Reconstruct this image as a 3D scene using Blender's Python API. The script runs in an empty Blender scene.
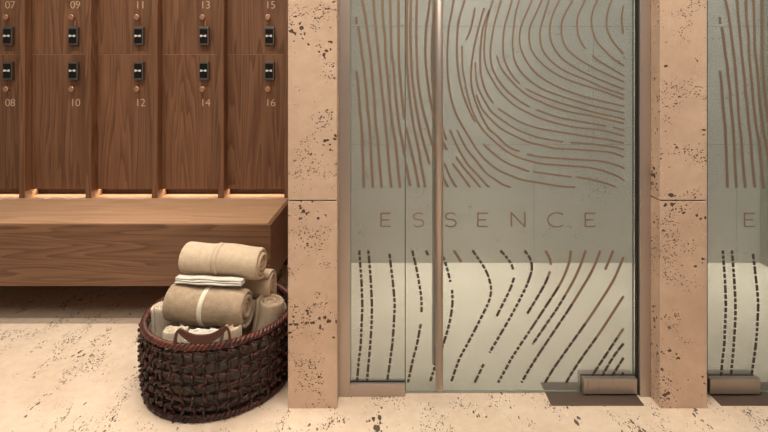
import bpy, bmesh, math, random
from mathutils import Vector, Matrix
random.seed(7)
R = math.radians
F = 500.0; VX = 393.0; VY = 71.0; H = 1.136
sc = bpy.context.scene
col = sc.collection

# ------------------------------------------------------------------ materials
def newmat(name):
    m = bpy.data.materials.new(name); m.use_nodes = True
    nt = m.node_tree; b = nt.nodes['Principled BSDF']
    return m, nt, b
def N(nt, t, **kw):
    n = nt.nodes.new(t)
    for k, v in kw.items():
        if k in n.inputs.keys(): n.inputs[k].default_value = v
        else: setattr(n, k, v)
    return n
def L(nt, a, b): nt.links.new(a, b)
def math_n(nt, op, a, b=None, clamp=False):
    n = nt.nodes.new('ShaderNodeMath'); n.operation = op; n.use_clamp = clamp
    for i, v in enumerate((a, b)):
        if v is None: continue
        if isinstance(v, (int, float)): n.inputs[i].default_value = v
        else: L(nt, v, n.inputs[i])
    return n.outputs[0]
def mixc(nt, fac, a, b, mode='MIX'):
    n = nt.nodes.new('ShaderNodeMix'); n.data_type = 'RGBA'; n.blend_type = mode
    for s, v in ((0, fac), (6, a), (7, b)):
        if isinstance(v, (int, float)): n.inputs[s].default_value = v
        elif isinstance(v, (tuple, list)): n.inputs[s].default_value = (*v, 1)
        else: L(nt, v, n.inputs[s])
    return n.outputs[2]
def ramp(nt, src, stops):
    n = nt.nodes.new('ShaderNodeValToRGB'); cr = n.color_ramp
    while len(cr.elements) < len(stops): cr.elements.new(0.5)
    for e, (p, c) in zip(cr.elements, stops):
        e.position = p; e.color = (*c, 1) if len(c) == 3 else c
    L(nt, src, n.inputs[0]); return n.outputs[0]
def maprange(nt, src, a, b, c, d, smooth=False):
    n = nt.nodes.new('ShaderNodeMapRange'); 
    if smooth: n.interpolation_type = 'SMOOTHSTEP'
    L(nt, src, n.inputs[0])
    for i, v in zip((1, 2, 3, 4), (a, b, c, d)):
        n.inputs[i].default_value = v
    return n.outputs[0]
def coords(nt, scale=(1, 1, 1), rnd=True, rot=(0, 0, 0)):
    tc = nt.nodes.new('ShaderNodeTexCoord')
    src = tc.outputs['Object']
    if rnd:
        oi = nt.nodes.new('ShaderNodeObjectInfo')
        v = nt.nodes.new('ShaderNodeVectorMath'); v.operation = 'SCALE'
        v.inputs[0].default_value = (13.1, 7.7, 17.3); L(nt, oi.outputs['Random'], v.inputs['Scale'])
        a = nt.nodes.new('ShaderNodeVectorMath'); a.operation = 'ADD'
        L(nt, src, a.inputs[0]); L(nt, v.outputs[0], a.inputs[1]); src = a.outputs[0]
    mp = nt.nodes.new('ShaderNodeMapping'); mp.inputs['Scale'].default_value = scale
    mp.inputs['Rotation'].default_value = rot
    L(nt, src, mp.inputs[0]); return mp.outputs[0]
def noise(nt, vec, scale, detail=4, rough=.55, dist=0):
    n = nt.nodes.new('ShaderNodeTexNoise'); n.inputs['Scale'].default_value = scale
    n.inputs['Detail'].default_value = detail; n.inputs['Roughness'].default_value = rough
    n.inputs['Distortion'].default_value = dist; L(nt, vec, n.inputs['Vector']); return n.outputs['Fac']
def bump(nt, b, h, strength, dist):
    n = nt.nodes.new('ShaderNodeBump'); n.inputs['Strength'].default_value = strength
    n.inputs['Distance'].default_value = dist; L(nt, h, n.inputs['Height']); L(nt, n.outputs[0], b.inputs['Normal'])

def wood(name, c0, c1, c2, grain='Z', rough=.42):
    m, nt, b = newmat(name)
    s = {'Z': (1, 1, .06), 'X': (.06, 1, 1)}[grain]
    v = coords(nt, s)
    big = noise(nt, v, 7, 2.6, .5, .2)                      # cathedral field
    rings = math_n(nt, 'FRACT', math_n(nt, 'MULTIPLY', big, 17))
    rr = ramp(nt, rings, [(0, (0, 0, 0)), (.72, (.9, .9, .9)), (.93, (1, 1, 1)), (1, (0, 0, 0))])
    s2 = {'Z': (1, 1, .02), 'X': (.02, 1, 1)}[grain]
    v2 = coords(nt, s2)
    fine = noise(nt, v2, 260, 3, .6)
    mid = noise(nt, v2, 45, 3, .6)
    f = math_n(nt, 'ADD', math_n(nt, 'MULTIPLY', rr, .30), math_n(nt, 'ADD', math_n(nt, 'MULTIPLY', fine, .52), math_n(nt, 'MULTIPLY', mid, .34)))
    c = ramp(nt, f, [(.28, c0), (.55, c1), (.85, c2)])
    tone = noise(nt, coords(nt, (1, 1, 1)), 1.7, 2)
    c = mixc(nt, maprange(nt, tone, .3, .7, 0, .35), c, tuple(x * .7 for x in c1))
    L(nt, c, b.inputs['Base Color']); b.inputs['Roughness'].default_value = rough
    bump(nt, b, f, .25, .0015)
    return m

def stone(name, base, light, dark, pit, amount=1.0, stretch=(1, 1, 1), rough=.45, small=1.0, spec=.4):
    m, nt, b = newmat(name)
    v = coords(nt, (1, 1, 1), False)
    n1 = noise(nt, v, 3.0, 5, .6, .4); n2 = noise(nt, v, 26, 5, .65)
    f = math_n(nt, 'ADD', math_n(nt, 'MULTIPLY', n1, .6), math_n(nt, 'MULTIPLY', n2, .4))
    c = ramp(nt, f, [(.36, dark), (.5, base), (.64, light)])
    # pits
    vs = coords(nt, stretch, False)
    wn = nt.nodes.new('ShaderNodeTexNoise'); wn.inputs['Scale'].default_value = 70; wn.inputs['Detail'].default_value = 3
    L(nt, vs, wn.inputs['Vector'])
    w = nt.nodes.new('ShaderNodeVectorMath'); w.operation = 'MULTIPLY_ADD'
    L(nt, wn.outputs['Color'], w.inputs[0]); w.inputs[1].default_value = (.020, .020, .020); L(nt, vs, w.inputs[2])
    rims = []
    def rim():
        return math_n(nt, 'MAXIMUM', rims[0], rims[1])
    def pits(scale, r0, ms, lo, hi):
        vo = nt.nodes.new('ShaderNodeTexVoronoi'); vo.inputs['Scale'].default_value = scale
        L(nt, w.outputs[0], vo.inputs['Vector'])
        mask = noise(nt, vs, ms, 2, .5)
        rad = maprange(nt, mask, lo, hi, 0, r0)
        wn2 = nt.nodes.new('ShaderNodeTexWhiteNoise'); L(nt, vo.outputs['Position'], wn2.inputs['Vector'])
        rad = math_n(nt, 'MULTIPLY', rad, maprange(nt, wn2.outputs['Value'], .35, 1, 0, 1.3))
        df = math_n(nt, 'SUBTRACT', rad, vo.outputs['Distance'])
        rims.append(math_n(nt, 'MULTIPLY', maprange(nt, df, -.16, -.05, 0, 1), maprange(nt, rad, .04, .12, 0, 1)))
        return maprange(nt, df, -.03, .03, 0, 1)
    p1 = pits(62, .40 * amount, 7, .47, .68)
    p2 = pits(165, .44 * small, 9, .44, .60)
    p = math_n(nt, 'MAXIMUM', p1, p2)
    c = mixc(nt, math_n(nt, 'MULTIPLY', rim(), .5), c, tuple(min(1, x * 1.28) for x in light))
    c = mixc(nt, p, c, pit)
    L(nt, c, b.inputs['Base Color']); b.inputs['Roughness'].default_value = rough
    b.inputs['Specular IOR Level'].default_value = spec
    h = math_n(nt, 'SUBTRACT', math_n(nt, 'MULTIPLY', n2, .12), p)
    bump(nt, b, h, .8, .003)
    return m

def metal(name, c, rough=.38, brushed=True, metallic=.72):
    m, nt, b = newmat(name)
    v = coords(nt, (1, 1, .04))
    n = noise(nt, v, 220, 3)
    b.inputs['Base Color'].default_value = (*c, 1); b.inputs['Metallic'].default_value = metallic
    L(nt, maprange(nt, n, .3, .7, rough - .06, rough + .08), b.inputs['Roughness'])
    return m
def cloth(name, c, c2, sc_=420):
    m, nt, b = newmat(name)
    v = coords(nt)
    n = noise(nt, v, sc_, 3, .7); n2 = noise(nt, v, 55, 4, .6)
    L(nt, mixc(nt, maprange(nt, n2, .35, .65, 0, 1), c, c2), b.inputs['Base Color'])
    b.inputs['Roughness'].default_value = .95; b.inputs['Sheen Weight'].default_value = .25
    b.inputs['Specular IOR Level'].default_value = .1
    bump(nt, b, math_n(nt, 'ADD', n, n2), .9, .0035)
    return m
def plain(name, c, rough=.5, spec=.5):
    m, nt, b = newmat(name)
    v = coords(nt); n = noise(nt, v, 90, 3)
    L(nt, mixc(nt, maprange(nt, n, .3, .7, 0, .3), c, tuple(x * .75 for x in c)), b.inputs['Base Color'])
    b.inputs['Roughness'].default_value = rough; b.inputs['Specular IOR Level'].default_value = spec
    return m

WOOD = wood('walnut_vertical', (.075, .031, .015), (.185, .085, .042), (.275, .14, .073))
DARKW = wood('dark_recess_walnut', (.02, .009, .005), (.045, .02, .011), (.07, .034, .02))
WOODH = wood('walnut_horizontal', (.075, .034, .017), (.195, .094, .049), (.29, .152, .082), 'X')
WOODLIT = wood('walnut_bench_top_lit', (.30, .165, .09), (.47, .28, .165), (.58, .365, .23), 'X', .4)  # bench walnut made paler, overhead and strip light put into the colour
STONE = stone('travertine_pier', (.655, .47, .345), (.72, .535, .40), (.58, .405, .29), (.12, .07, .045), 1.25, (1, 1, 1.2), small=1.05)
STONEW = stone('travertine_shower_wall', (.48, .46, .42), (.52, .50, .46), (.45, .43, .39), (.26, .24, .21), 1.1, (1, 1, 1.2), small=.8)
FLOOR = stone('travertine_floor', (.72, .575, .44), (.79, .65, .51), (.65, .50, .37), (.12, .085, .055), 1.15, (1.35, .6, 1), .42, small=1.1)
FLOORIN = stone('travertine_shower_floor', (.60, .53, .44), (.65, .58, .48), (.56, .49, .40), (.38, .33, .26), .7, (1.3, .8, 1), .5, small=.8)
GY0 = 1.77
BRONZE = metal('satin_bronze', (.51, .435, .385), .42)
BRONZED = metal('dark_bronze', (.22, .165, .13), .4)
PATCH = metal('brushed_nickel_bronze', (.40, .34, .295), .33)
COPPER = metal('copper', (.72, .38, .25), .35, metallic=.8)
BRASS = metal('number_brass', (.75, .55, .38), .4, metallic=.3)
BLACK = plain('black_glass', (.006, .006, .006), .25)
LOCKM = metal('lock_gunmetal', (.17, .14, .12), .42)
SILVER = plain('silver_thumb_turn', (.75, .73, .68), .3)
GASKET = plain('black_gasket', (.012, .01, .009), .6)
CREAM = cloth('cream_terry', (.72, .58, .42), (.64, .50, .35))
CREAM2 = cloth('pale_cream_terry', (.76, .66, .52), (.68, .57, .43))
TAN = cloth('tan_terry', (.48, .365, .25), (.385, .285, .185), 300)
WHITE = cloth('white_cotton', (.80, .76, .68), (.72, .67, .58))
BAND = plain('paper_band_white', (.80, .72, .58), .8)
BAND2 = plain('paper_band_sand', (.60, .47, .34), .8)
SEAM = cloth('dark_seam_cloth', (.12, .085, .06), (.09, .06, .045))
STRIPE = metal('bronze_etching', (.25, .172, .118), .5, metallic=.25)
STRIPED = plain('etching_dark_reflection', (.055, .035, .024), .5)  # darkened etching colour, paints dark reflections in the lower lines

def wicker(name, c0, c1):
    m, nt, b = newmat(name)
    v = coords(nt); n = noise(nt, v, 38, 4, .6)
    L(nt, ramp(nt, n, [(.38, c0), (.66, c1)]), b.inputs['Base Color'])
    b.inputs['Roughness'].default_value = .38
    bump(nt, b, noise(nt, v, 240, 3), .6, .002)
    return m
WICK = wicker('dark_wicker', (.012, .005, .004), (.085, .022, .013))
WICKR = wicker('red_wicker', (.04, .011, .007), (.15, .036, .02))
LEATHER = plain('red_leather', (.075, .016, .010), .4)

def glassmat():
    m, nt, b = newmat('tinted_satin_glass'); nt.nodes.remove(b)
    out = nt.nodes['Material Output']
    tr = N(nt, 'ShaderNodeBsdfTransparent', Color=(.865, .895, .885, 1))
    v = coords(nt, (1, 1, 1), False)
    df = N(nt, 'ShaderNodeBsdfDiffuse'); 
    n = noise(nt, v, 2.2, 2)
    L(nt, mixc(nt, n, (.42, .45, .435), (.38, .41, .395)), df.inputs['Color'])
    gl = N(nt, 'ShaderNodeBsdfGlossy', Roughness=.06, Color=(.9, .95, .9, 1))
    m1 = nt.nodes.new('ShaderNodeMixShader'); m1.inputs[0].default_value = .22
    L(nt, tr.outputs[0], m1.inputs[1]); L(nt, df.outputs[0], m1.inputs[2])
    fr = N(nt, 'ShaderNodeFresnel', IOR=1.35)
    m2 = nt.nodes.new('ShaderNodeMixShader'); L(nt, fr.outputs[0], m2.inputs[0])
    L(nt, m1.outputs[0], m2.inputs[1]); L(nt, gl.outputs[0], m2.inputs[2])
    L(nt, m2.outputs[0], out.inputs['Surface'])
    return m
GLASS = glassmat()

# ------------------------------------------------------------------ mesh helpers
def box(bm, x0, x1, y0, y1, z0, z1, bev=0.0, mi=0, seg=2):
    r = bmesh.ops.create_cube(bm, size=1)
    vs = r['verts']
    for v in vs:
        v.co = Vector(((x0 + x1) / 2 + v.co.x * (x1 - x0), (y0 + y1) / 2 + v.co.y * (y1 - y0), (z0 + z1) / 2 + v.co.z * (z1 - z0)))
    fs = set(f for v in vs for f in v.link_faces)
    for f in fs: f.material_index = mi
    if bev > 0:
        es = list(set(e for v in vs for e in v.link_edges))
        bmesh.ops.bevel(bm, geom=es, offset=bev, segments=seg, profile=.5, affect='EDGES', material=-1)
def tube(bm, pts, r, n=8, closed=False, twist=None, mi=0):
    pts = [Vector(p) for p in pts]; m = len(pts); rings = []
    up = Vector((0, 0, 1))
    prev = None
    for i, p in enumerate(pts):
        if closed: t = pts[(i + 1) % m] - pts[i - 1]
        else: t = pts[min(i + 1, m - 1)] - pts[max(i - 1, 0)]
        t.normalize()
        if prev is None:
            a = up if abs(t.dot(up)) < .9 else Vector((1, 0, 0))
            u = t.cross(a).normalized()
        else:
            u = (prev - t * prev.dot(t)).normalized()
        prev = u; w = t.cross(u)
        rr = r[i] if isinstance(r, (list, tuple)) else r
        rings.append([bm.verts.new(p + (u * math.cos(2 * math.pi * k / n) + w * math.sin(2 * math.pi * k / n)) * rr) for k in range(n)])
    cnt = m if closed else m - 1
    for i in range(cnt):
        a, b_ = rings[i], rings[(i + 1) % m]
        off = 0
        if closed and i == m - 1:   # match the seam
            off = min(range(n), key=lambda o: sum((a[k].co - b_[(k + o) % n].co).length for k in range(n)))
        for k in range(n):
            f = bm.faces.new((a[k], a[(k + 1) % n], b_[(k + 1 + off) % n], b_[(k + off) % n])); f.smooth = True; f.material_index = mi
    if not closed:
        bm.faces.new(rings[0][::-1]).material_index = mi; bm.faces.new(rings[-1]).material_index = mi
def mk(name, bm, mats, parent=None, smooth=False, loc=(0, 0, 0)):
    bmesh.ops.recalc_face_normals(bm, faces=bm.faces)
    me = bpy.data.meshes.new(name)
    if smooth:
        for f in bm.faces: f.smooth = True
    bm.to_mesh(me); bm.free()
    for m in (mats if isinstance(mats, (list, tuple)) else [mats]): me.materials.append(m)
    o = bpy.data.objects.new(name, me); col.objects.link(o); o.location = loc
    if parent: o.parent = parent
    return o
def bx(name, d, mats, parent=None, bev=.001, loc=(0, 0, 0)):
    bm = bmesh.new(); box(bm, *d, bev=bev); return mk(name, bm, mats, parent, loc=loc)
def thing(name, label, cat, loc=(0, 0, 0), rz=0, group=None, kind=None):
    o = bpy.data.objects.new(name, None); col.objects.link(o); o.location = loc; o.rotation_euler = (0, 0, rz)
    o.empty_display_size = .05
    return tag(o, label, cat, group, kind)
def tag(o, label, cat, group=None, kind=None):
    o['label'] = label; o['category'] = cat
    if group: o['group'] = group
    if kind: o['kind'] = kind
    return o

# ------------------------------------------------------------------ setting
bm = bmesh.new(); box(bm, -3.2, 3.2, -1.2, GY0, -.06, 0); box(bm, -3.2, -.262, GY0, 3.06, -.06, 0)
tag(mk('floor', bm, FLOOR), 'cream travertine floor with dark elongated pits', 'floor', kind='structure')
bm = bmesh.new(); box(bm, -.261, 3.2, GY0 + .001, 3.06, -.06, 0)
tag(mk('floor_shower', bm, FLOORIN), 'smoother pale travertine floor inside the glass shower room', 'floor', kind='structure')

def partition(name, x0, x1, label, back=1.85, rear=None):
    bm = bmesh.new()
    for z0, z1 in ((0, .698), (.702, 1.398), (1.402, 2.098), (2.102, 2.6)):
        box(bm, x0, x1, 1.683, back, z0, z1, .0012)
        if rear: box(bm, rear[0], rear[1], back + .001, 2.955, z0, z1, .0012)
    box(bm, x0 + .004, x1 - .004, 1.687, back - .004, .0, 2.59, mi=1)
    if rear: box(bm, rear[0] + .004, rear[1] - .004, back - .004, 2.95, .0, 2.59, mi=1)
    return tag(mk(name, bm, [STONE, SEAM]), label, 'stone wall', kind='structure')
partition('wall_left', -.3535, -.189, 'pitted travertine pier between the lockers and the etched glass door', rear=(-.3535, -.262))
partition('wall_middle', .8985, 1.057, 'pitted travertine pier between the two shower doors')
partition('wall_right', 2.45, 2.61, 'travertine pier at the far side of the second shower')

def tilewall(name, x0, x1, y0, y1, xoff, label):
    bm = bmesh.new()
    for i, (z0, z1) in enumerate(((0, .7), (.7, 1.4), (1.4, 2.1), (2.1, 2.6))):
        xs = [x0] + sorted(x for x in [xoff[i % 3] + k * 1.2 for k in range(-4, 5)] if x0 + .02 < x < x1 - .02) + [x1]
        for a, b_ in zip(xs, xs[1:]):
            box(bm, a + .0012, b_ - .0012, y0, y1, z0 + .0012, z1 - .0012)
    box(bm, x0, x1, y0 + .004, y1 + .01, 0, 2.6, mi=1)
    return tag(mk(name, bm, [STONEW, SEAM]), label, 'shower wall', kind='structure')
tilewall('wall_shower_back', -.262, 2.60, 2.958, 3.04, (.834, -.015, .757), 'tiled travertine wall at the back of the glass shower room')
bx('wall_shower_pier', (2.17, 2.45, 2.90, 2.956, 0, 2.6), plain('grey_green_tile', (.25, .25, .19), .6), bev=.002)
tag(bpy.data.objects['wall_shower_pier'], 'plain grey green pier at the back of the second shower', 'shower wall', kind='structure')
tag(bx('wall_back', (-3.2, -.354, 2.93, 3.05, 0, 2.6), WOOD, bev=0), 'walnut wall behind the lockers and bench', 'wall', kind='structure')

# ------------------------------------------------------------------ etched pattern
def catmull(pts, n=6):
    if len(pts) < 3: return pts
    P = [pts[0]] + pts + [pts[-1]]; out = []
    for i in range(1, len(P) - 2):
        p0, p1, p2, p3 = P[i - 1:i + 3]
        for k in range(n):
            t = k / n
            out.append(tuple(.5 * ((2 * p1[j]) + (-p0[j] + p2[j]) * t + (2 * p0[j] - 5 * p1[j] + 4 * p2[j] - p3[j]) * t * t + (-p0[j] + 3 * p1[j] - 3 * p2[j] + p3[j]) * t ** 3) for j in (0, 1)))
    out.append(pts[-1]); return out
def resample(pts, step):
    out = [pts[0]]; acc = 0
    for a, b_ in zip(pts, pts[1:]):
        d = math.dist(a, b_)
        while d > 0 and acc + d >= step:
            t = (step - acc) / d; a = (a[0] + (b_[0] - a[0]) * t, a[1] + (b_[1] - a[1]) * t)
            out.append(a); d = math.dist(a, b_); acc = 0
        acc += d
    if math.dist(out[-1], pts[-1]) > step * .3: out.append(pts[-1])
    return out
UP = [
 [(356.3,17),(356.5,24)],
 [(356.3,71),(358.2,86.5),(359.5,106),(361.5,126),(362.4,144),(363.4,169),(364,187.6)],
 [(358.2,27),(360.8,44),(362,56),(363.4,63),(365.4,82.5),(366.7,93),(367.3,104.7),(369.3,123.4),(370.6,144.3),(371.6,167.4),(372.9,187.6)],
 [(362,0),(365,15),(367,29),(370,52),(371.9,69.5),(372.8,82.5),(374.1,97),(375.5,120),(377.8,139),(379,157),(381.7,187.6)],
 [(373.5,0),(374.5,15),(376,29),(378,52),(379.5,66),(381,80),(382,93),(383.5,104),(385,121),(387,140),(389.5,170),(391.5,187.6)],
 [(382.3,0),(383,19.5),(385,36),(385.6,56),(388,80),(390,104),(393,128),(395.6,144),(398,168.7),(400.2,187.6)],
 [(390,0),(390.8,29),(391.4,50),(393.4,66),(394.6,82),(396,100),(399.2,126),(403,146),(406.5,167),(410.3,186)],
 [(398.3,0),(398.6,29),(398.8,56),(399.9,76),(401.8,96),(405,122),(409.7,144),(414.9,167),(418.8,187.4)],
 [(407,0),(406.6,29),(406.8,56),(407.8,76),(410,100),(413.4,125),(417.8,146),(422,170),(425.3,187.4)],
 [(411,0),(410.3,30),(410.8,50),(412,75),(415,100),(420,128),(425,148),(429.6,164)],
 [(416.8,0),(416.2,29),(416.8,56),(418,80),(422,106),(428,129),(434,150),(441,172),(447.8,187)],
 [(429.8,0),(427.9,15.6),(425.9,29),(425.3,56),(427,76),(430,98),(435,120),(441,138),(447,150)],
 [(437,0),(434,16),(432.4,32),(431.8,50),(432,74),(433.6,89),(436.4,104),(441,124),(446.5,140)],
 [(453.7,0),(450.4,18),(448.5,29),(447.2,56),(448,80),(452,102),(458,118),(468.6,136.5),(479,153),(488,162),(497.3,169.4),(511.6,176),(523.3,180),(540,182.8),(559.5,186),(575,187.2)],
 [(464.7,0),(459.5,17),(457.6,29),(456.8,45),(457.2,62),(459.5,80),(463.4,95.6),(469,110),(475,122)],
 [(475,8),(470.6,29),(466,40)],
 [(462,46),(462.5,68),(465.2,82.5),(468,97),(474,115),(483,130),(492,139),(501,147),(513,155),(523,159),(540,163.2),(554,164.6),(584,166.8),(597,169),(610.3,173.3),(618,176.5),(624,180.7)],
 [(484,8),(479,26),(474.5,45),(471.5,65),(471,82),(474,97),(480,113),(488,128),(496,135),(505,144),(511.6,148.6),(519.6,151)],
 [(489,10),(483,28),(480.6,45),(480,60),(481,75),(486,92),(493,103)],
 [(444.5,163.5),(450.4,178),(456.3,187)],
 [(452.4,163.5),(459.5,172.6),(470,187)],
 [(456,157),(463.4,167.4),(471.3,176.5),(480.4,187)],
 [(450,130),(457,146),(467.3,164),(477.8,175),(485.6,184),(489.5,187)],
 [(457,130),(466,148),(476.5,161),(485.6,172.6),(494.7,179),(502.5,184.4),(511,187)],
 [(483,144),(492,152.5),(505,162),(518,167.4),(529,171.3)],
 [(533,171.6),(545,173.3),(557,175),(571,176.5)],
 [(575.8,176.8),(589.5,179),(605,183),(615.5,186.7)],
 [(527,154),(540,156.8),(571,159),(597,160.7),(610,163),(618,165.5),(624,168.5)],
 [(476.3,95),(479,102.5),(483,110.5),(492,120.5),(502.5,129.5),(520.7,138.8),(531,142.7),(541,145),(553,148),(570,149),(597,150.8),(607.7,151.8),(616,154),(624,157)],
 [(475.2,62),(476,77),(479,90),(487,105),(492,112.4),(505,122),(518,130),(531,135),(540,137.8),(552,140),(563.4,141.7)],
 [(571,142.3),(584,143.3),(597.3,144.5),(613,147),(624,149.5)],
 [(498,108.5),(505,113),(518,121),(531,126),(540,128.6),(566,133),(588,136.5),(605,139),(624,143)],
 [(493,0),(489,13),(485.4,31),(484,50),(485,62),(488,72),(497.3,88),(505,97),(515.5,106),(528.5,113),(540,118.3),(559.5,124),(574,127),(592,129),(605,131),(624,135.8)],
 [(501,0),(497,14),(493.5,28),(491,43),(490.2,54),(492,67),(497.3,78.6),(506.4,90.4),(518,100),(529.5,107)],
 [(536.4,109.8),(546,113.3),(557,117),(572.5,120),(592,123.7),(605.8,126)],
 [(613,127.3),(624,130.2)],
 [(496.6,56),(501,68),(509,78.6),(520.7,90.4),(531,97.5),(540,101.4),(553,107),(570,112),(592,116),(605,119),(624,123.4)],
 [(512,0),(508,14),(504,29),(503,45),(503.8,58),(507.7,68),(513,76.7),(519.7,83.6)],
 [(526,88.8),(540,95.6),(555.6,101.4),(574,106.8),(594.7,112.4),(610,115.6),(624,119.3)],
 [(519,0),(515.5,13),(513.6,29),(512.4,45),(515,61.7),(523.3,74.7),(540,87.8),(559.5,95.6),(576.5,101),(589.5,105),(602.5,108),(624,112.8)],
 [(532,0),(524.6,17),(520.4,29),(519.6,43),(524,57),(531,68),(540,76.7),(553,84.5),(566,90.4),(584,96.6),(597,100),(624,106.3)],
 [(542,0),(533.8,18),(529.4,29),(529.6,43),(533,53),(540,61.7),(550.4,70.5),(566,79),(592,87.8),(605,92.3),(624,99.2)],
 [(549,0),(544,15.6),(540.4,29),(540,38),(542.5,50),(551.7,61.7),(566,71.5),(592,82.5),(605,88.4),(624,95)],
 [(559.5,0),(553.7,11.7),(550.2,24),(549.8,34),(552,44),(556.5,52),(563.4,59.8),(579,70),(597,78.6),(610,83.9),(624,89.3)],
 [(572.6,0),(564.7,14),(561.7,24),(561.5,35),(565,46),(570,52),(579,59.3),(592,67),(605,73.4),(624,82)],
 [(585,0),(578.4,14.3),(577,26),(579,37.8),(585,48.8)],
 [(592,55.2),(597.3,59.8),(607.7,66.3),(624,76)],
 [(597.3,0),(592.7,10.4),(591.4,24.7),(596,40.4),(603.8,49.5),(613,58.5),(624,65.9)],
 [(611.6,0),(609,6.5),(606.4,19.5),(607.7,31.3),(613,41.7),(623.3,54)],
 [(623.3,6),(621.4,19.5),(623.3,33.6)],
]
# lines that leave the top of the photo carry on upwards to the head of the band
DN = [
 [(359.3,250.5),(360.2,263.5),(361.5,281.8),(362.2,300),(362.3,308),(361.5,326.5),(360.6,346),(358.9,359.5),(356.9,383)],
 [(368.3,250.5),(370,270),(371.3,289.6),(371.9,305.6),(371.6,322.6),(370.2,344.7),(368.9,359.5),(366.7,383)],
 [(389.5,253.8),(391.4,270),(393.4,287),(394.5,300),(394.6,308),(393.6,327.8),(392.5,342),(390.1,360.8),(386.9,383)],
 [(412.3,250.5),(416.8,270),(420,288.3),(421.4,300),(421.5,312)],
 [(420.7,324),(416.8,344.7),(412.9,359.5),(408,382.3)],
 [(426,250.5),(428,255)],
 [(438,245),(443.3,257),(447.5,270),(450.4,281.8)],
 [(452,290),(452.4,303),(449.8,321),(443.9,342),(437,360),(429.8,382.3)],
 [(453.7,250.5),(461.5,262)],
 [(472.6,250.5),(479,259.6),(485.6,270),(489.5,280.5),(491,290),(488.5,302),(480.4,318.6),(472.6,334),(466.7,345),(460.8,355.6),(455.6,368.6),(451,382.7)],
 [(500.5,250.5),(506.4,257),(511,263.5),(513,269.4)],
 [(514,277.6),(510.3,288.3),(503.8,301.7),(496.6,316)],
 [(524.6,250.5),(529.8,258.3),(531.8,267.4),(529.8,276.6),(524.6,289.6),(513,312),(502.5,330.4),(489.5,352.4)],
 [(483.6,364),(474.5,382.7)],
 [(545.2,250.5),(549,257),(551,264.8)],
 [(549.8,271.3),(545.2,283),(535.5,300),(527.2,313.4)],
 [(570.6,250.5),(569.3,261),(564.7,274),(558.9,285.7),(545.2,307),(529.8,330.4),(513,355.6),(505,370),(498,382.3)],
 [(585.6,250.5),(580.4,264.8),(572.6,281.8),(559.5,304.3),(551.7,316),(532.4,344)],
 [(600,250.5),(593.4,267.4),(585.6,281.8),(570,307),(557,326.5),(540,351.9),(528.5,370),(521.4,382.3)],
 [(613,250.5),(605,269.4)],
 [(623.3,257),(613,280.5),(597.3,305.6),(586.9,321),(573,340.6),(559.5,359.5),(551.7,371),(545,382.3)],
 [(623.3,296),(613,312),(598.6,334),(583,355.6),(571,373.9),(566,382.3)],
 [(623.3,328.4),(607.7,351.7),(590,378.4)],
 [(623.3,343.3),(613,357),(600.5,378.4)],
 [(623.3,357.6),(610.3,378.4)],
 [(623.3,372.3),(619.7,378)],
]
GS = 283.5                       # px per metre on the glass plane
GY = F / GS                      # its distance
def g(px, py): return ((px - VX) / GS, H - (py - VY) / GS)
def strip(bm, pts, w, x_shift, mi=0, y=GY - .0018, th=.0012):
    """flat ribbon of real thickness following a path on the glass"""
    P = [g(*p) for p in pts]; a, b_ = [], []
    for i, p in enumerate(P):
        q0 = P[max(i - 1, 0)]; q1 = P[min(i + 1, len(P) - 1)]
        t = Vector((q1[0] - q0[0], q1[1] - q0[1])); 
        if t.length < 1e-9: t = Vector((0, 1))
        t.normalize(); n = Vector((-t.y, t.x)) * w / 2
        for s, lst in ((1, a), (-1, b_)):
            lst.append((bm.verts.new((p[0] + n.x * s + x_shift, y, p[1] + n.y * s)), bm.verts.new((p[0] + n.x * s + x_shift, y + th, p[1] + n.y * s))))
    for i in range(len(P) - 1):
        for q in ((a[i][0], a[i + 1][0], b_[i + 1][0], b_[i][0]), (a[i][1], b_[i][1], b_[i + 1][1], a[i + 1][1]),
                  (a[i][0], a[i][1], a[i + 1][1], a[i + 1][0]), (b_[i][0], b_[i + 1][0], b_[i + 1][1], b_[i][1])):
            bm.faces.new(q).material_index = mi
def clipx(pts, lo, hi):
    runs, cur = [], []
    for p in pts:
        if lo < p[0] < hi: cur.append(p)
        else:
            if len(cur) > 1: runs.append(cur)
            cur = []
    if len(cur) > 1: runs.append(cur)
    return runs
def pattern(lo, hi, shift, parent):
    bm = bmesh.new()
    for ln in UP:
        pts = list(ln)
        if pts[0][1] == 0:
            dx = (pts[0][0] - pts[1][0]) / max(pts[1][1], 1)
            dx = max(-.9, min(.9, dx))
            pts = [(pts[0][0] + dx * 60 , -75), (pts[0][0] + dx * 34, -38)] + pts
        ax = sum(p[0] for p in ln) / len(ln)
        wd = .0094 - .0034 * min(max((ax - 400) / 110, 0), 1)
        for run in clipx(resample(catmull(pts), 1.5), lo, hi): strip(bm, run, wd, shift)
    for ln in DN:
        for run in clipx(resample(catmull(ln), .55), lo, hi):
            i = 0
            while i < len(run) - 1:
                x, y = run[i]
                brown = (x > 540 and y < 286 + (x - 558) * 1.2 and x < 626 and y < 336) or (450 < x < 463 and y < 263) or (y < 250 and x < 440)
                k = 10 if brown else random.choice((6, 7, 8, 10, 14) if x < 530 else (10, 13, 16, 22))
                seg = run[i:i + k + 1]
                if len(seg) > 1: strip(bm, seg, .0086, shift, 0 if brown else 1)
                i += k + (0 if brown else (3 if x < 530 else 2))  # dark dashes and gaps paint a broken reflection along the line
    mk('etched_lines', bm, [STRIPE, STRIPED], parent)
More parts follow.
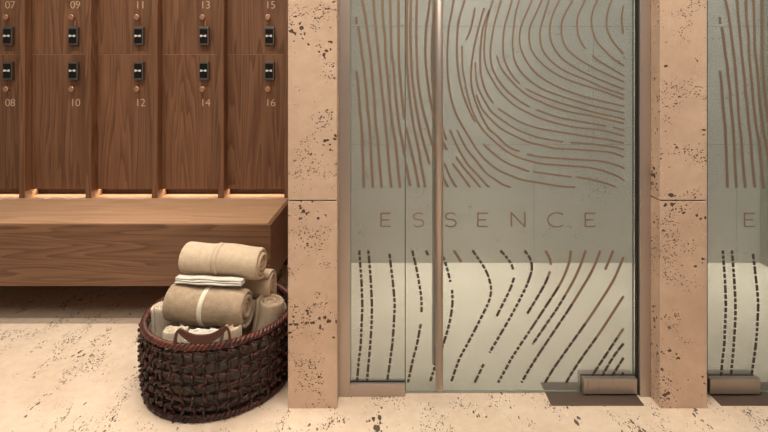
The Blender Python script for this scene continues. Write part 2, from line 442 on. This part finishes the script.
# letters as strokes
def arc(cx, cy, rx, ry, a0, a1, n=10):
    return [(cx + rx * math.cos(R(a0 + (a1 - a0) * k / n)), cy - ry * math.sin(R(a0 + (a1 - a0) * k / n))) for k in range(n + 1)]
Y0, Y1 = 212.6, 226.6; YM = (Y0 + Y1) / 2
def E(x): return [[(x, Y0), (x, Y1)], [(x, Y0 + .5), (x + 10, Y0 + .5)], [(x, YM), (x + 8, YM)], [(x, Y1 - .5), (x + 10, Y1 - .5)]]
def S(x):
    return [arc(x + 5.6, Y0 + 3.7, 5, 3.6, 30, 250, 12) + arc(x + 5.6, Y1 - 3.8, 5.2, 3.7, 85, -150, 12)]
def NN(x): return [[(x, Y1), (x, Y0)], [(x, Y0), (x + 13.5, Y1)], [(x + 13.5, Y1), (x + 13.5, Y0)]]
def CC(x): return [arc(x + 9, YM, 9, 7.1, 48, 312, 20)]
def lettering(lo, hi, shift, parent):
    bm = bmesh.new()
    for strokes in (E(381), S(412.8), S(445), E(477.8), NN(511.2), CC(547.6), E(585)):
        xs = [p[0] for s in strokes for p in s]
        if min(xs) < lo or max(xs) > hi: continue
        for s in strokes: strip(bm, s, .0048, shift)
    mk('lettering', bm, STRIPE, parent)

# ------------------------------------------------------------------ door_1 and its fixed panel
def jamb(name, x0, x1, label):
    bm = bmesh.new(); box(bm, x0, x1, 1.742, 1.80, 0, 2.3, .0015)
    return tag(mk(name, bm, BRONZE), label, 'door frame', kind='structure')
jamb('trim_1', -.1885, -.150, 'satin bronze jamb on the pier beside the narrow glass panel')
jamb('trim_2', .861, .898, 'satin bronze jamb at the hinge side of the etched door')
jamb('trim_3', 1.0575, 1.095, 'satin bronze jamb of the second shower door')

SH = 1.2815
w1 = thing('window_1', 'narrow fixed etched glass panel left of the door, carrying the first letter E', 'glass panel', ((-.054), GY, 0), kind='structure')
def under(parent): return parent
def part(o, root):
    o.parent = root; o.location = Vector(o.location) - Vector(root.location); return o
part(bx('glass', (-.150, .0418, GY, GY + .008, .045, 2.3), GLASS, bev=0), w1)
bm = bmesh.new(); box(bm, -.150, .0418, 1.744, 1.776, 0, .042, .001); part(mk('bottom_rail', bm, BRONZE), w1)
part(bx('gasket', (-.150, .0418, 1.757, 1.7735, .042, .0448), GASKET, bev=0), w1)
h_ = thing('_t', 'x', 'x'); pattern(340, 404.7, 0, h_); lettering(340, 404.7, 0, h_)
for c in list(h_.children): part(c, w1)
bpy.data.objects.remove(h_)

d1 = thing('door_1', 'etched glass shower door with long bronze bar handle, complete door in the middle', 'glass door', (.85, GY, 0), kind='structure')
part(bx('glass', (.0445, .8535, GY, GY + .010, .005, 2.3), GLASS, bev=.0008), d1)
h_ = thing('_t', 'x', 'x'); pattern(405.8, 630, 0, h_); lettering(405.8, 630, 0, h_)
for c in list(h_.children): part(c, d1)
bpy.data.objects.remove(h_)
part(bx('side_gasket', (.8538, .8608, 1.752, 1.785, .004, 2.3), GASKET, bev=0), d1)
part(bx('edge_gasket', (.0419, .0444, 1.765, 1.772, .005, 2.3), GASKET, bev=0), d1)
def handle(root, X):
    bm = bmesh.new(); tube(bm, [(X, 1.695, .058), (X, 1.695, 2.1)], .0128, 24); a = part(mk('outer_handle', bm, BRONZE), root)
    bm = bmesh.new(); tube(bm, [(X, 1.842, .058), (X, 1.842, 2.1)], .0128, 24); b_ = part(mk('inner_handle', bm, BRONZE), root)
    for z in (.12, 1.353):
        bm = bmesh.new(); tube(bm, [(X, 1.704, z), (X, GY - .002, z)], .008, 12); part(mk('standoff', bm, BRONZED), root)
        bm = bmesh.new(); tube(bm, [(X, GY + .011, z), (X, 1.834, z)], .008, 12); part(mk('standoff', bm, BRONZED), root)
handle(d1, .1566)
def patch(root, x0, x1):
    bm = bmesh.new(); box(bm, x0, x1, 1.742, GY - .0005, .010, .062, .0015); box(bm, x0, x1, GY + .0105, 1.80, .010, .062, .0015)
    box(bm, x0 + .004, x1 - .004, 1.75, 1.79, .006, .010)
    part(mk('pivot_patch', bm, PATCH), root)
patch(d1, .664, .8515)
p1 = bx('floor_plate', (.537, .851, 1.695, 1.82, .0005, .0045), BRONZED, bev=.0012)
tag(p1, 'dark bronze floor plate under the pivot of the middle etched door', 'floor plate', 'floor plates of the door pivots')

d2 = thing('door_2', 'second etched glass shower door, cut off by the right edge', 'glass door', (1.10, GY, 0), kind='structure')
part(bx('glass', (1.103, 2.13, GY, GY + .010, .005, 2.3), GLASS, bev=.0008), d2)
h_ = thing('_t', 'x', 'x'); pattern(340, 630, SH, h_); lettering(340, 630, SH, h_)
for c in list(h_.children): part(c, d2)
bpy.data.objects.remove(h_)
part(bx('side_gasket', (1.0955, 1.1025, 1.752, 1.785, .004, 2.3), GASKET, bev=0), d2)
patch(d2, 1.106, 1.281)
p2 = p1.copy(); p2.data = p1.data; col.objects.link(p2); p2.location.x = 1.112 - .537
p2['label'] = 'dark bronze floor plate under the pivot of the right-hand door, cut by the frame'
jamb('trim_4', 2.14, 2.18, 'satin bronze jamb on the far side of the second door')

# ------------------------------------------------------------------ bench
BF, BB = F / 224, 2.80
b = thing('bench', 'long walnut bench with a deep front board, running below the lockers', 'bench', (-1.6, 2.5, 0))
part(bx('seat_top', (-3.1, -.566, BF + .023, BB, .428, .4485), WOODLIT, bev=.0012), b)
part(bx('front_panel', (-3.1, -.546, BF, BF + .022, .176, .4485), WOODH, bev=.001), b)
part(bx('end_panel', (-.565, -.546, BF + .023, BB, .176, .4485), WOODH, bev=.001), b)
part(bx('bottom_panel', (-3.1, -.567, BF + .0255, BB, .178, .192), WOODH, bev=.001), b)
part(bx('recessed_plinth', (-3.1, -.62, 2.68, 2.79, 0, .177), WOODH, bev=.001), b)

# ------------------------------------------------------------------ lockers
PX = 66.3 / 185; DF = F / 185; DD = F / 181.5      # divider front, door front
X0 = (19 - 393) / 185
DWs = .032
def num_mesh(txt):
    c = bpy.data.curves.new('t', 'FONT'); c.body = txt; c.size = .060; c.extrude = .0008; c.align_x = 'CENTER'; c.align_y = 'CENTER'
    c.offset = -.0007; c.space_character = 1.12
    o = bpy.data.objects.new('t', c); col.objects.link(o)
    dg = bpy.context.evaluated_depsgraph_get(); me = bpy.data.meshes.new_from_object(o.evaluated_get(dg))
    bpy.data.objects.remove(o); me.transform(Matrix.Rotation(R(90), 4, 'X')); me.materials.clear(); me.materials.append(BRASS); return me
shared = {}
def lockpart(kind):
    if kind in shared: return shared[kind]
    bm = bmesh.new()
    if kind == 'lock_housing':
        box(bm, -.0265, .0265, -.020, -.0005, -.050, .050, .0025); m = LOCKM
    elif kind == 'lock_screen':
        box(bm, -.0215, .0195, -.0212, -.0195, -.040, .038, .0006); m = BLACK
    elif kind == 'thumb_turn':
        m = SILVER
        tube(bm, [(-.0125, -.0215, 0), (-.0125, -.026, 0)], .0065, 12); tube(bm, [(.0105, -.0215, 0), (.0105, -.026, 0)], .0065, 12)
        box(bm, -.012, .010, -.0245, -.0215, -.0025, .0025)
    elif kind == 'coat_knob':
        m = COPPER
        tube(bm, [(0, -.0005, 0), (0, -.018, 0)], [.008, .0045], 12); tube(bm, [(0, -.017, 0), (0, -.019, 0), (0, -.024, 0), (0, -.0255, 0)], [.011, .015, .015, .012], 20)
    elif kind == 'key_tab':
        m = COPPER
        box(bm, -.004, .004, -.008, -.002, -.018, .012, .002)
    o = mk(kind, bm, m); me = o.data; bpy.data.objects.remove(o); shared[kind] = me; return me
def leaf(name, me, parent, loc):
    o = bpy.data.objects.new(name, me); col.objects.link(o); o.parent = parent; o.location = loc; return o
tabs = {0: None}
for k in range(5):
    xr = X0 + k * PX                 # left edge of the divider on its right
    xl = xr - PX + DWs               # right edge of the divider on its left
    nu, nl = 7 + 2 * k, 8 + 2 * k
    side = ('leftmost pair, cut by the picture edge', 'second pair from the left', 'middle pair of the row', 'second unit from the stone pier', 'rightmost pair, next to the stone pier')[k]
    u = thing('locker', 'walnut locker unit numbered %02d and %02d, %s' % (nu, nl, side), 'locker', (xl, DD, .4485), group='walnut lockers above the bench')
    def p(o): return part(o, u)
    lx = -.0  
    p(bx('side_panel', (xl - DWs + .0004, xl - .0004, DF, 2.925, .449, 2.05), WOOD, bev=.001))
    p(bx('lit_side_patch', (xl + .0002, xl + .0032, DF + .001, 2.80, .449, .4845), WOODLIT, bev=.0005))  # added pale sliver, paints the strip light falling on the divider side
    if k == 4: p(bx('side_panel', (xr + .0004, xr + DWs - .0004, DF, 2.925, .449, 2.05), WOOD, bev=.001))
    p(bx('back_panel', (xl, xr, 2.905, 2.925, .49, 2.05), WOOD, bev=0))
    p(bx('bottom_panel', (xl, xr, 2.776, 2.904, .500, .516), WOOD, bev=0))
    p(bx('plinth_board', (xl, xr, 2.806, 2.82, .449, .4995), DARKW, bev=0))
    p(bx('top_panel', (xl, xr, DF + .01, 2.904, 2.03, 2.05), WOOD, bev=0))
    for (z0, z1, n, lz, kz, nz) in ((1.2285, 2.025, nu, H + 35/181.5, H + 53.5/181.5, H + 65.7/181.5),
                                     (.486, 1.226, nl, H + .5/181.5, H - 18/181.5, H - 32/181.5)):
        cx = (xl + xr) / 2; cz = z0
        bm = bmesh.new(); box(bm, xl + .0015 - cx, xr - .0015 - cx, 0, .02, 0, z1 - z0, .001)
        dr = mk('door', bm, WOOD, u, loc=(cx - xl, 0, z0 - .4485))
        # lock centre pixel 8.5 + 65.05k
        lcx = (8.5 + 65.05 * k - 393) / 181.5 - cx + .008
        if k == 0: pass
        for kind in ('lock_housing', 'lock_screen', 'thumb_turn'):
            leaf(kind, lockpart(kind), dr, (lcx, 0, lz - z0 - (.001)))
        leaf('coat_knob', lockpart('coat_knob'), dr, (lcx - .008, 0, kz - z0))
        if n in (9, 13):
            leaf('key_tab', lockpart('key_tab'), dr, (lcx + .004, 0, kz - z0 - .030))
        for q, ch in enumerate('%02d' % n):
            leaf('digit', num_mesh(ch), dr, (lcx + .002 + (q - .5) * .0285, -.0008, nz - z0))
    bm = bmesh.new(); box(bm, xl + .002, xr - .002, DD - .0005, DD + .018, 1.2264, 1.2282)
    p(mk('pale_gap_strip', bm, plain('door_gap_light', (.40, .24, .14)) if k == 0 else bpy.data.materials['door_gap_light']))  # pale strip paints the light showing in the gap between the doors
    la = bpy.data.lights.new('under_locker_strip', 'AREA'); la.shape = 'RECTANGLE'; la.size = .315; la.size_y = .012; la.energy = .75; la.color = (1, .80, .58)
    lo = bpy.data.objects.new('under_locker_strip', la); col.objects.link(lo); lo.location = ((xl + xr) / 2, 2.7815, .495); lo.rotation_euler = (R(-58), 0, 0); la.spread = R(165)

# ------------------------------------------------------------------ wicker basket
BC = Vector((-.645, 1.87, 0)); RB, RT, BH = .247, .258, .245
def brad(z): return RB + (RT - RB) * min(max(z / BH, 0), 1) + .006 * math.sin(math.pi * z / BH)
bk = thing('wicker_basket', 'round dark red brown woven basket full of rolled towels, on the floor', 'basket', BC)
rnd = random.Random(3)
bm = bmesh.new(); NS = 44
for i in range(NS):
    a = 2 * math.pi * i / NS; pts = []; rr = []
    for j in range(19):
        z = .008 + (BH - .012) * j / 18
        r = brad(z) + .004 * math.sin(j * math.pi * 8 / 18 + (i % 2) * math.pi)
        aa = a + .02 * math.sin(j * 1.1 + i * 2.3)
        pts.append((r * math.cos(aa), r * math.sin(aa), z)); rr.append(.0048 + .0016 * rnd.random())
    tube(bm, pts, rr, 6)
rows = 7
for j in range(rows):
    z = .014 + (BH - .034) * j / (rows - 1)
    for ph in (0, math.pi):
        pts = []; M_ = NS * 6; rr = []
        for q in range(M_):
            a = 2 * math.pi * q / M_
            w = math.sin(a * NS / 2 + ph + j * math.pi)
            r = brad(z) + .0062 * w
            pts.append((r * math.cos(a), r * math.sin(a), z + .0035 * math.cos(a * NS / 2 + ph) + .0035 * math.sin(a * 7 + j * 2)))
            rr.append(.0049)
        tube(bm, pts, rr, 6, closed=True)
# wrapped knots where weavers cross the stakes
for j in range(rows):
    z = .014 + (BH - .034) * j / (rows - 1)
    for i in range(NS):
        a = 2 * math.pi * (i + .1 * rnd.uniform(-1, 1)) / NS; r = brad(z) + .007
        t = .008; dz = rnd.uniform(-.3, 1) * .009
        pts = [(r * math.cos(a - t * 1.6), r * math.sin(a - t * 1.6), z - dz), ((r + .005) * math.cos(a), (r + .005) * math.sin(a), z + rnd.uniform(-.003, .003)), (r * math.cos(a + t * 1.6), r * math.sin(a + t * 1.6), z + dz)]
        tube(bm, pts, [.004, .0078, .004], 6)
weave = mk('woven_wall', bm, WICK, bk)
bm = bmesh.new()
for zc, rad, amp in ((BH, RT, .0085), (.010, RB + .004, .0075)):
    for ph in range(3):
        pts = []; M_ = 420
        for q in range(M_):
            a = 2 * math.pi * q / M_; t = a * 34 + ph * 2 * math.pi / 3
            r = rad + amp * math.cos(t) * .8
            pts.append((r * math.cos(a), r * math.sin(a), zc + amp * math.sin(t) * .8))
        tube(bm, pts, .0062, 6, closed=True)
    if zc == BH: mk('braided_rim', bm, WICKR, bk); bm = bmesh.new()
mk('braided_foot', bm, WICK, bk)
bm = bmesh.new(); tube(bm, [(0, 0, .004), (0, 0, .012)], RB - .012, 48); mk('base', bm, WICK, bk)
bm = bmesh.new(); pr_ = []
for (z, dr) in ((.014, -.0135), (.215, -.0135), (.217, -.0145), (.215, -.0155), (.014, -.0155)):
    pr_.append([bm.verts.new(((brad(z) + dr + .002 * math.sin(k * .9 + z * 30)) * math.cos(2 * math.pi * k / 96), (brad(z) + dr + .002 * math.sin(k * .9 + z * 30)) * math.sin(2 * math.pi * k / 96), z)) for k in range(96)])
for q in range(5):
    for k in range(96): bm.faces.new((pr_[q][k], pr_[q][(k + 1) % 96], pr_[(q + 1) % 5][(k + 1) % 96], pr_[(q + 1) % 5][k])).smooth = True
mk('towel_shade_sleeve', bm, cloth('taupe_towel_shade', (.52, .44, .36), (.36, .30, .24)), bk)  # added sleeve, its taupe paints the shaded towels behind the weave
# leather handle standing above the rim at the front
def handle_mesh(a0, sign=1):
    bm = bmesh.new(); prof = [(-.205, -.012), (-.21, .018), (-.20, .042), (-.175, .050), (-.11, .036), (-.04, .026), (.05, .026), (.11, .034), (.175, .050), (.20, .044), (.21, .020), (.205, -.012)]
    P2 = catmull([(p[0], p[1]) for p in prof], 5); ring = []
    n = len(P2)
    for i, (da, z) in enumerate(P2):
        t = i / (n - 1); wdt = .004 + .010 * math.sin(math.pi * min(max((t - .22) / .56, 0), 1)) ; a = a0 + da * 1.6
        q0 = P2[max(i - 1, 0)]; q1 = P2[min(i + 1, n - 1)]
        tx, tz = (q1[0] - q0[0]) * .42, q1[1] - q0[1]; l = math.hypot(tx, tz) or 1; nx, nz = -tz / l, tx / l
        vs = []
        for (s, dr) in ((1, .004), (1, -.004), (-1, -.004), (-1, .004)):
            r = RT + .003 + dr - .10 * max(z, 0)
            aa = a + nx * s * wdt / .264; vs.append(bm.verts.new((r * math.cos(aa), r * math.sin(aa), BH + z + nz * s * wdt)))
        ring.append(vs)
    for i in range(n - 1):
        for k in range(4):
            bm.faces.new((ring[i][k], ring[i][(k + 1) % 4], ring[i + 1][(k + 1) % 4], ring[i + 1][k]))
    bm.faces.new(ring[0]); bm.faces.new(ring[-1][::-1]); return bm
mk('handle', handle_mesh(R(276)), LEATHER, bk, smooth=False)

# ------------------------------------------------------------------ towels
def roll(bm, Rr, Ln, pitch=.0135, axis_noise=.0015, seed=0, squash=1.0, turn0=0, dirn=1):
    rn = random.Random(seed)
    turns = (Rr - .004) / pitch; n = int(turns * 26)
    ctr = []
    for i in range(n + 1):
        t = i / n; a = turn0 + dirn * t * turns * 2 * math.pi
        rr = .004 + (Rr - pitch * .5 - .004) * t
        wob = 1 + .05 * math.sin(a * 1.0 + seed) + .025 * math.sin(a * 2 + seed * 2)
        ctr.append((rr * wob * math.cos(a), rr * wob * math.sin(a) * squash, a))
    xs = [-.5, -.497, -.488, -.47]; xs = xs + [-.47 + .94 * q / 12 for q in range(1, 12)] + [-x for x in reversed(xs)]
    ths = [.18, .42, .64, .80] + [.94] * 11 + [.80, .64, .42, .18]
    p1_, p2_ = rn.random() * 6, rn.random() * 6
    rings = []
    for x, th in zip(xs, ths):
        loop = []
        off = .003 * math.sin(x * 9 + p1_)
        tele = 0
        for sgn, seq in ((1, ctr), (-1, ctr[::-1])):
            for (cx, cz, a) in seq:
                l = math.hypot(cx, cz) or 1
                endslide = .004 * math.sin(a * .5 + seed) * (abs(x) * 2) ** 8 * (1 if x > 0 else -1)
                k = sgn * pitch * .5 * th
                sag = 1 + .012 * math.sin(x * 14 + p2_ + a)
                loop.append(bm.verts.new((x * Ln + endslide, (cx + cx / l * k) * sag, (cz + cz / l * k * squash) * sag + off)))
        rings.append(loop)
    m = len(rings[0])
    for A, B in zip(rings, rings[1:]):
        for k in range(m):
            f = bm.faces.new((A[k], A[(k + 1) % m], B[(k + 1) % m], B[k])); f.smooth = True
    h = m // 2
    for Rg in (rings[0], rings[-1]):
        for k in range(h - 1):
            bm.faces.new((Rg[k], Rg[k + 1], Rg[m - 2 - k], Rg[m - 1 - k]))
def ring_band(bm, Rr, x, w, squash, tilt, pitch, seed, turn0, Ln):
    rn = random.Random(seed); p1_, p2_ = rn.random() * 6, rn.random() * 6
    turns = (Rr - .004) / pitch; a_end = turn0 + turns * 2 * math.pi
    m = 60; pr = []
    def outline(th):
        a = th + 2 * math.pi * math.floor((a_end - th) / (2 * math.pi))
        t = (a - turn0) / (turns * 2 * math.pi)
        wob = 1 + .05 * math.sin(a + seed) + .025 * math.sin(a * 2 + seed * 2)
        return (.004 + (Rr - pitch * .5 - .004) * t) * wob + pitch * .45
    base = [outline(2 * math.pi * k / m) for k in range(m)]
    base = [max(base[k], (base[k - 1] + base[k - 2] + base[(k + 1) % m] + base[(k + 2) % m]) / 4) for k in range(m)]
    off = .003 * math.sin(x / Ln * 9 + p1_)
    for dx, dr in ((-w / 2, .0008), (w / 2, .0008), (w / 2, .0022), (-w / 2, .0022)):
        pr.append([bm.verts.new((x + dx + tilt * math.cos(2 * math.pi * k / m), (base[k] + dr) * math.cos(2 * math.pi * k / m), (base[k] + dr) * squash * math.sin(2 * math.pi * k / m) + off)) for k in range(m)])
    for q in range(4):
        for k in range(m):
            f = bm.faces.new((pr[q][k], pr[q][(k + 1) % m], pr[(q + 1) % 4][(k + 1) % m], pr[(q + 1) % 4][k])); f.smooth = True
GRP = 'rolled towels in the basket'
def towel(label, mat, Rr, Ln, loc, rot, pitch=.0135, seed=0, squash=1.0, band=None, turn0=0, name='rolled_towel', dirn=1):
    t = thing(name, label, 'towel', loc, group=GRP); t.rotation_euler = rot
    bm = bmesh.new(); roll(bm, Rr, Ln, pitch, seed=seed, squash=squash, turn0=turn0, dirn=dirn); mk('terry_roll', bm, mat, t)
    if band:
        bm = bmesh.new(); ring_band(bm, Rr, band[0], band[1], squash, band[3], pitch, seed, turn0, Ln); mk('paper_band', bm, band[2], t)
    return t
# horizontal ones
towel('cream rolled towel with a sand paper band, lying topmost of the pile', CREAM, .068, .300, (-.626, 1.852, .437), (R(3), R(1.5), R(-7)), .0185, 1, .95, (-.012, .022, BAND2, 0), turn0=2.2)
towel('darker tan rolled towel with a pale band, lying at the front under the topmost roll', TAN, .078, .280, (-.652, 1.775, .309), (0, R(2), R(-6)), .0195, 2, .95, (.0, .017, BAND, .006), turn0=1.2)
towel('cream rolled towel mostly hidden behind the tan one, its spiral end facing right', CREAM, .060, .290, (-.605, 1.922, .322), (0, 0, R(-4)), .013, 3, 1, turn0=.4)
# upright ones: rotated so that the roll axis is vertical
UPR = (0, R(-90), 0)
def upright(label, mat, Rr, x, y, top, seed, pitch=.0125, tilt=(0, 0), Ln=None):
    Ln = Ln or (top - .020)
    towel(label, mat, Rr, Ln, (x, y, top - Ln / 2), (tilt[0], R(-90) + tilt[1], 0), pitch, seed)
upright('cream towel roll standing upright at the right rim, spiral end up', CREAM, .056, -.468, 1.850, .290, 11, .0155, (0, R(9)), .25)
upright('pale cream towel roll standing upright at the left rim of the basket', CREAM2, .046, -.829, 1.820, .283, 12, .0125)
upright('small cream towel roll peeking out behind, beside the stone pier', CREAM, .040, -.505, 2.005, .285, 13, .012)
upright('cream towel roll standing between the front folds and the right roll', CREAM, .034, -.545, 1.702, .268, 14, .012)
for i, (x, y) in enumerate(((-.60, 1.79), (-.71, 1.80), (-.66, 1.93), (-.56, 1.92), (-.77, 1.93), (-.70, 2.04))):
    upright('cream towel roll standing upright under the lying rolls, almost hidden in the basket', CREAM, .049, x, y, .222, 20 + i, .013, Ln=.204)
# folded towels at the front rim: layered cloth with a rippled upper edge
def folded(label, mat, x0, x1, y0, y1, z0, z1, layers, amp, seed):
    t = thing('folded_towel', label, 'towel', ((x0 + x1) / 2, (y0 + y1) / 2, z0), group='folded towels in the basket')
    bm = bmesh.new(); w = x1 - x0; d = (y1 - y0) / layers
    for l in range(layers):
        ya = (l - layers / 2) * d + d * .5; nx = 26; prev = None
        for i in range(nx + 1):
            x = -w / 2 + w * i / nx; yy = ya + amp * math.sin(i * .95 + l * 1.3 + seed); zt = (z1 - z0) + .0018 * math.sin(i * .5 + l * 2 + seed) + .003 * l - .006
            prof = [(-d * .46, 0), (-d * .48, zt * .5), (-d * .46, zt - .006), (-d * .28, zt - .001), (0, zt), (d * .28, zt - .001), (d * .46, zt - .006), (d * .48, zt * .5), (d * .46, 0)]
            cur = [bm.verts.new((x, yy + q[0], q[1])) for q in prof]
            if prev:
                for k in range(len(prof)):
                    k2 = (k + 1) % len(prof); f = bm.faces.new((prev[k], prev[k2], cur[k2], cur[k])); f.smooth = True
            else: bm.faces.new(cur)
            prev = cur
        bm.faces.new(prev[::-1])
    mk('cloth', bm, mat, t); return t
folded('cream folded towel with rippled edges, wedged at the front left inside the rim', CREAM2, -.768, -.692, 1.663, 1.698, .02, .272, 3, .0022, 1)
folded('whiter folded towel with rippled edges, just behind the leather handle', WHITE, -.686, -.588, 1.643, 1.694, .02, .262, 4, .002, 4)
# flat folded hand towel between the two lying rolls
t = thing('folded_hand_towel', 'thin flat folded white towel pressed between the top roll and tan roll', 'towel', (-.637, 1.775, .384), rz=R(-6), group=None)
bm = bmesh.new()
for l in range(3):
    z = .003 + l * .0066; pts = []
    prev = None
    for i in range(31):
        x = -.135 + .245 * i / 30; zz = z + .0012 * math.sin(i * .5 + l) - .0002 * abs(i - 15) * .3
        y0_ = -.022 + .004 * l + .0015 * math.sin(i * .3 + l * 2)
        prof = [(y0_ + .002, -.0026), (y0_, 0), (y0_ + .002, .0026), (.012, .0026), (.012, -.0026)]
        cur = [bm.verts.new((x, q[0], zz + q[1])) for q in prof]
        if prev:
            for k in range(5): bm.faces.new((prev[k], prev[(k + 1) % 5], cur[(k + 1) % 5], cur[k])).smooth = True
        else: bm.faces.new(cur)
        prev = cur
    bm.faces.new(prev[::-1])
mk('cloth', bm, WHITE, t)

# ------------------------------------------------------------------ light
def area(name, loc, size, energy, color=(1, .89, .76), rot=(0, 0, 0), sy=None, spread=180):
    la = bpy.data.lights.new(name, 'AREA'); la.energy = energy; la.color = color; la.size = size
    if sy: la.shape = 'RECTANGLE'; la.size_y = sy
    la.spread = R(spread)
    o = bpy.data.objects.new(name, la); col.objects.link(o); o.location = loc; o.rotation_euler = rot; return o
area('ceiling_cove', (-.6, 2.02, 2.55), 3.6, 46, sy=.10, spread=120)
area('front_fill', (.1, .4, 2.55), 2.6, 48, rot=(R(14), 0, 0), sy=1.0)  # added soft fill from the front, no visible fixture
area('floor_fill', (-.2, 1.35, 2.55), 4.4, 30, sy=.08, spread=90)  # unseen extra light, added to brighten the front floor
area('shower_downlight', (.40, 2.78, 2.5), .5, 10, (1, .93, .82), spread=46)
area('shower_glow', (.9, 2.3, 2.55), 2.6, 32, (1, .985, .93), sy=.7)
area('second_shower_downlight', (2.0, 2.74, 2.5), .5, 10, (1, .93, .82), spread=46)
w = bpy.data.worlds.new('room_glow'); w.use_nodes = True; sc.world = w
w.node_tree.nodes['Background'].inputs[0].default_value = (1, .90, .80, 1)
w.node_tree.nodes['Background'].inputs[1].default_value = .28

# ------------------------------------------------------------------ camera
cam = bpy.data.cameras.new('camera'); co = bpy.data.objects.new('camera', cam); col.objects.link(co)
co.location = (0, 0, H); co.rotation_euler = (R(90), 0, 0)
cam.sensor_width = 36; cam.lens = F / 768 * 36
cam.shift_x = -(VX - 384) / 768; cam.shift_y = -(216 - VY) / 768
sc.camera = co
vs = sc.view_settings; sc.display_settings.display_device = 'sRGB'
vs.view_transform = 'Standard'; vs.look = 'None'; vs.exposure = -0.52; vs.gamma = 1; vs.use_curve_mapping = False
